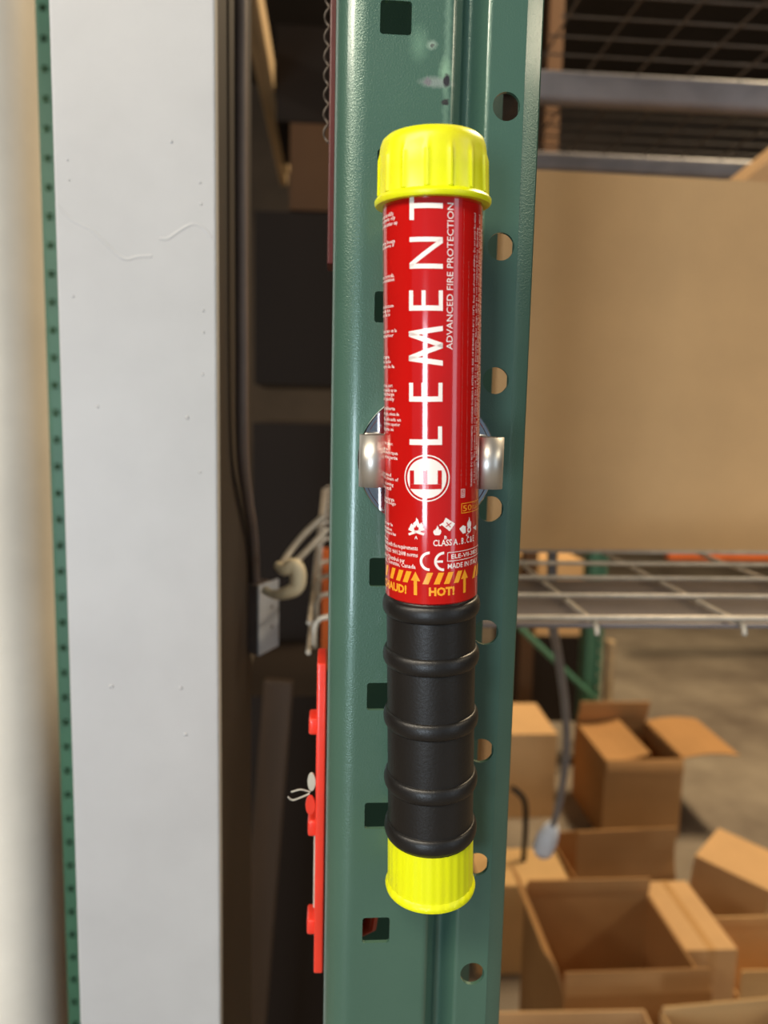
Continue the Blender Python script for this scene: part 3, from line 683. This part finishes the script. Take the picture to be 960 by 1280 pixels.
for x, y, r in ((214, 177, 1.3), (122, 508, 1.2), (234, 522, 1.5), (250, 590, 1.1), (139, 858, 1.8), (226, 860, 1.5), (232, 918, 1.6), (91, 370, 1.1), (250, 228, 1.2), (251, 255, 1.2), (254, 388, 1.2), (254, 415, 1.1), (253, 468, 1.3), (84, 200, 1.0), (86, 225, 1.0)):
    q = P(x, y, PY) - pil.location; bm2 = bmesh.new(); bmesh.ops.create_uvsphere(bm2, u_segments=10, v_segments=6, radius=r * 0.0008)
    for k in bm2.verts: k.co.y *= 0.35; k.co += q
    me = bpy.data.meshes.new('paint_blob'); bm2.to_mesh(me); bm2.free(); obj('paint_blob', me, M['pillar'], pil, 80)
# white pipe at the picture's left edge
pr_ = 0.038; PYP = 0.62; xe = P(61, 640, PYP).x
o = obj('vertical_pipe', lathe('vertical_pipe', [(pr_ - .003, 0), (pr_, 0.003), (pr_, 4.6), (pr_ - .003, 4.6)], 96), M['pipe'], None, 40); o.location = (xe - pr_, PYP, 0)
tag(o, 'thick off-white round pipe at the left edge', 'pipe')
# dark partition running back behind the pillar, conduit and box on it
px_ = xr_ + 0.0005
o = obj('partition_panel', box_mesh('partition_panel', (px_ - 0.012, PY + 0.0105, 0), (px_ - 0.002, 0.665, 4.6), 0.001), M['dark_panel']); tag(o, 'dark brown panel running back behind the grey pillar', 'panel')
ybx = 0.66
cb = P(320, 770, ybx)
o = empty('electrical_box', cb); o.rotation_euler.z = math.radians(64); tag(o, 'grey metal electrical box at the end of the dark conduit', 'electrical box')
hz_ = (P(320, 730, ybx).z - P(320, 816, ybx).z) / 2
obj('housing', box_mesh('housing', (-0.013, -0.009, -hz_), (0.013, 0.012, hz_), 0.0015, 2), M['dark_conduit'], o)
obj('cover_plate', box_mesh('cover_plate', (-0.0135, -0.0115, -hz_), (0.020, -0.0092, hz_), 0.0008, 2), M['galv_box'], o)
for zz in (-0.010, 0.008):
    me = lathe('screw', [(0.0014, 0), (0.0015, 0.0006), (0.0008, 0.0009)], 12); me.transform(Matrix.Translation((0.007, -0.0115, zz)) @ Matrix.Rotation(math.radians(90), 4, 'X')); obj('screw', me, M['dark_conduit'], o)
pts = spline([P(301, -60, 0.53), P(301, 150, 0.53), P(302, 420, 0.53), P(303, 560, 0.54), P(309, 620, 0.58), P(316, 670, 0.63), P(319, 735, 0.66)])
o = obj('conduit', tube('conduit', pts, 0.0042, 12), M['dark_conduit'], None, 60); tag(o, 'dark vertical conduit leading down to the grey electrical box', 'conduit')
# cream shelf bracket on white rods
br = empty('shelf_bracket', P(372, 720, 0.60)); tag(br, 'cream hooked clip on two pale rods beside the electrical box', 'bracket'); b0 = br.location.copy()
for pa in ([(404, 646), (380, 668), (362, 690), (352, 706)], [(408, 662), (390, 682), (372, 700), (362, 712)]):
    obj('rod', tube('rod', [p - b0 for p in spline([P(x, y, 0.64 - 0.01 * i) for i, (x, y) in enumerate(pa)])], 0.0030, 10), M['zinc_wire'], br, 60)
pts = spline([P(346, 706, 0.605), P(356, 712, 0.60), P(366, 707, 0.60), P(372, 715, 0.60), P(371, 733, 0.60), P(358, 741, 0.60), P(342, 743, 0.605), P(330, 737, 0.61)])
n = len(pts); obj('hook', tube('hook', [p - b0 for p in pts], 0.005, 12, [0.0034 + 0.0034 * math.sin(math.pi * min(1, 1.15 * i / (n - 1))) for i in range(n)]), M['cream'], br, 60)
# red plastic strip on the upright's left wall
SY = 0.345
strip = empty('plastic_strip', P(402, 1000, SY)); tag(strip, 'bright red plastic strip with knobs along the left of the upright', 'plastic strip'); b0 = strip.location.copy()
zt, zb_ = P(405, 826, SY).z, P(398, 1210, SY).z; xs_ = POST_X - 0.0001
x_out = P(394, 1150, SY).x
obj('bar', box_mesh('bar', (x_out - 0.0004 - b0.x, -0.004, zb_ - b0.z), (xs_ - 0.0004 - b0.x, 0.020, zt - b0.z), 0.0009, 3), M['red_plastic'], strip, 50)
for py in (908, 1035, 1158):
    q = P(390, py, SY); hh = 0.0040
    obj('knob', box_mesh('knob', (x_out - 0.0040 - b0.x, -0.001, q.z - hh - b0.z), (x_out + 0.0004 - b0.x, 0.012, q.z + hh - b0.z), 0.0012, 3), M['red_plastic'], strip, 50)
q0, q1 = P(392, 1052, SY), P(390, 1145, SY)
obj('backing', box_mesh('backing', (x_out - 0.0012 - b0.x, 0.006, q1.z - b0.z), (x_out - 0.0002 - b0.x, 0.016, q0.z - b0.z), 0.0003), M['clear_plastic'], strip)
hk = P(461, 1164, POST_Y + 0.03); obj('hook', tube('hook', [Vector((xs_ + 0.0035, 0.336, hk.z - 0.011)) - b0, Vector((xs_ + 0.010, 0.334, hk.z - 0.008)) - b0, Vector((hk.x + 0.001, 0.332, hk.z - 0.001)) - b0, Vector((hk.x + 0.002, 0.331, hk.z + 0.012)) - b0], 0.0035, 10), M['red_plastic'], strip, 60)
q0, q1 = P(409, 686, 0.80), P(409, 838, 0.80)
o = obj('orange_strip', box_mesh('orange_strip', (q0.x - 0.005, 0.80, q1.z), (q0.x + 0.006, 0.812, q0.z), 0.001), M['orange']); tag(o, 'orange strip half hidden behind the wire deck ends', 'strip')
# little clear butterfly clip with wire ends
bc = empty('plastic_clip', P(390, 985, SY)); tag(bc, 'small cloudy plastic clip with wire ends stuck on the red strip', 'clip'); b0 = bc.location.copy()
for (cx, cy, rx, ry, mat) in ((389.5, 977, 5.5, 13, 'clear_plastic'), (388, 1006, 6.5, 14, 'red_plastic')):
    q = P(cx, cy, SY - 0.002); sc_ = SY / F; me = lathe('wing', [(0.2, -0.0007), (0.92, -0.0007), (1.0, 0), (0.92, 0.0007), (0.2, 0.0007)], 24)
    for k in me.vertices: k.co = Vector((k.co.x * rx * sc_, k.co.z, k.co.y * ry * sc_)) + q - b0
    obj('wing', me, M[mat], bc, 50)
for pa in ([(388, 990), (376, 987), (364, 990)], [(387, 992), (378, 996), (366, 1000), (360, 996)]):
    obj('wire_end', tube('wire_end', [p - b0 for p in spline([P(x, y, SY) for x, y in pa])], 0.0004, 6), M['clear_plastic'], bc)
# dark red strip with a pale spiral beside the top of the upright
q0, q1 = P(413, -40, 0.40), P(413, 330, 0.40)
ds = empty('red_strip', (q1.x, 0.40, q1.z)); tag(ds, 'dark red strip with pale coil along the upper left of the upright', 'strip'); b0 = ds.location.copy()
x0_ = P(412, 100, 0.40).x - b0.x
obj('bar', box_mesh('bar', (x0_, 0, 0), (x0_ + 0.007, 0.02, q0.z - b0.z), 0.0006), M['dark_red'], ds)
tp_ = []; z = P(408, 175, 0.40).z - b0.z; zt = q0.z - b0.z; i = 0
while z < zt:
    tp_.append((x0_ - 0.0016 + 0.0011 * math.cos(i * 0.7), 0.004 + 0.0016 * math.sin(i * 0.7), z)); z += 0.0010; i += 1
obj('coil', tube('coil', tp_, 0.0006, 6), M['dim_wire'], ds, 60)
# things deep in the dark gap; the boxes carry its shade in their colour
for i, (xa, xb, lab) in enumerate((( -0.235, -0.205, 'long pale board overhead in the dark gap, nearest to the pillar'), (-0.197, -0.180, 'long pale board overhead in the dark gap, nearest to the upright'))):
    o = obj('long_board', box_mesh('long_board', (xa, 1.2, 2.42 - 0.04 * i), (xb, 3.5 - 0.3 * i, 2.50 - 0.04 * i), 0.004), M['wood']); tag(o, lab, 'board')
b1 = P(302, 1290, 1.10)
o = obj('leaning_board', box_mesh('leaning_board', (-0.022, -0.010, 0), (0.022, 0.010, 1.05), 0.003), M['dim_board']); o.location = (b1.x - 0.02, 1.08, 0.0); o.rotation_euler = (math.radians(-3), math.radians(4.0), 0)
tag(o, 'dark brown board leaning in the gap below the electrical box', 'board')
def gap_box(px0, px1, pyb, pyt, Y, d, mat, label, rz=0.0):
    a, b = P(px0, pyb, Y), P(px1, pyt, Y); card_box(label, (a.x, Y, a.z), rz, b.x - a.x, d, b.z - a.z, mat, closed=True)
gap_box(345, 440, 151, 36, 2.4, 0.4, M['card_shaded'], 'shaded box high up in the gap, topmost of the stack')
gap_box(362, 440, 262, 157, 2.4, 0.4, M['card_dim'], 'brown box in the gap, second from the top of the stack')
gap_box(318, 440, 480, 268, 2.3, 0.4, M['card_shaded'], 'shaded box in the gap at the height of the red lettering')
c = P(300, 1000, 1.35); zt_ = P(400, 870, 1.35).z; card_box('tall added box filling the dark low in the gap behind the red strip', (c.x, 1.35, 0), 0.0, P(440, 1000, 1.35).x - c.x, 0.9, P(400, 870, 1.35).z, M['card_shaded'], closed=True)  # box added to cover the floor; its near-black colour stands for shade
c = P(316, 700, 1.7); card_box('shaded box deep in the gap behind the cream clip', (c.x, 1.7, zt_), 0.0, P(440, 700, 1.7).x - c.x, 0.5, P(400, 530, 1.7).z - zt_, M['card_shaded'], closed=True)
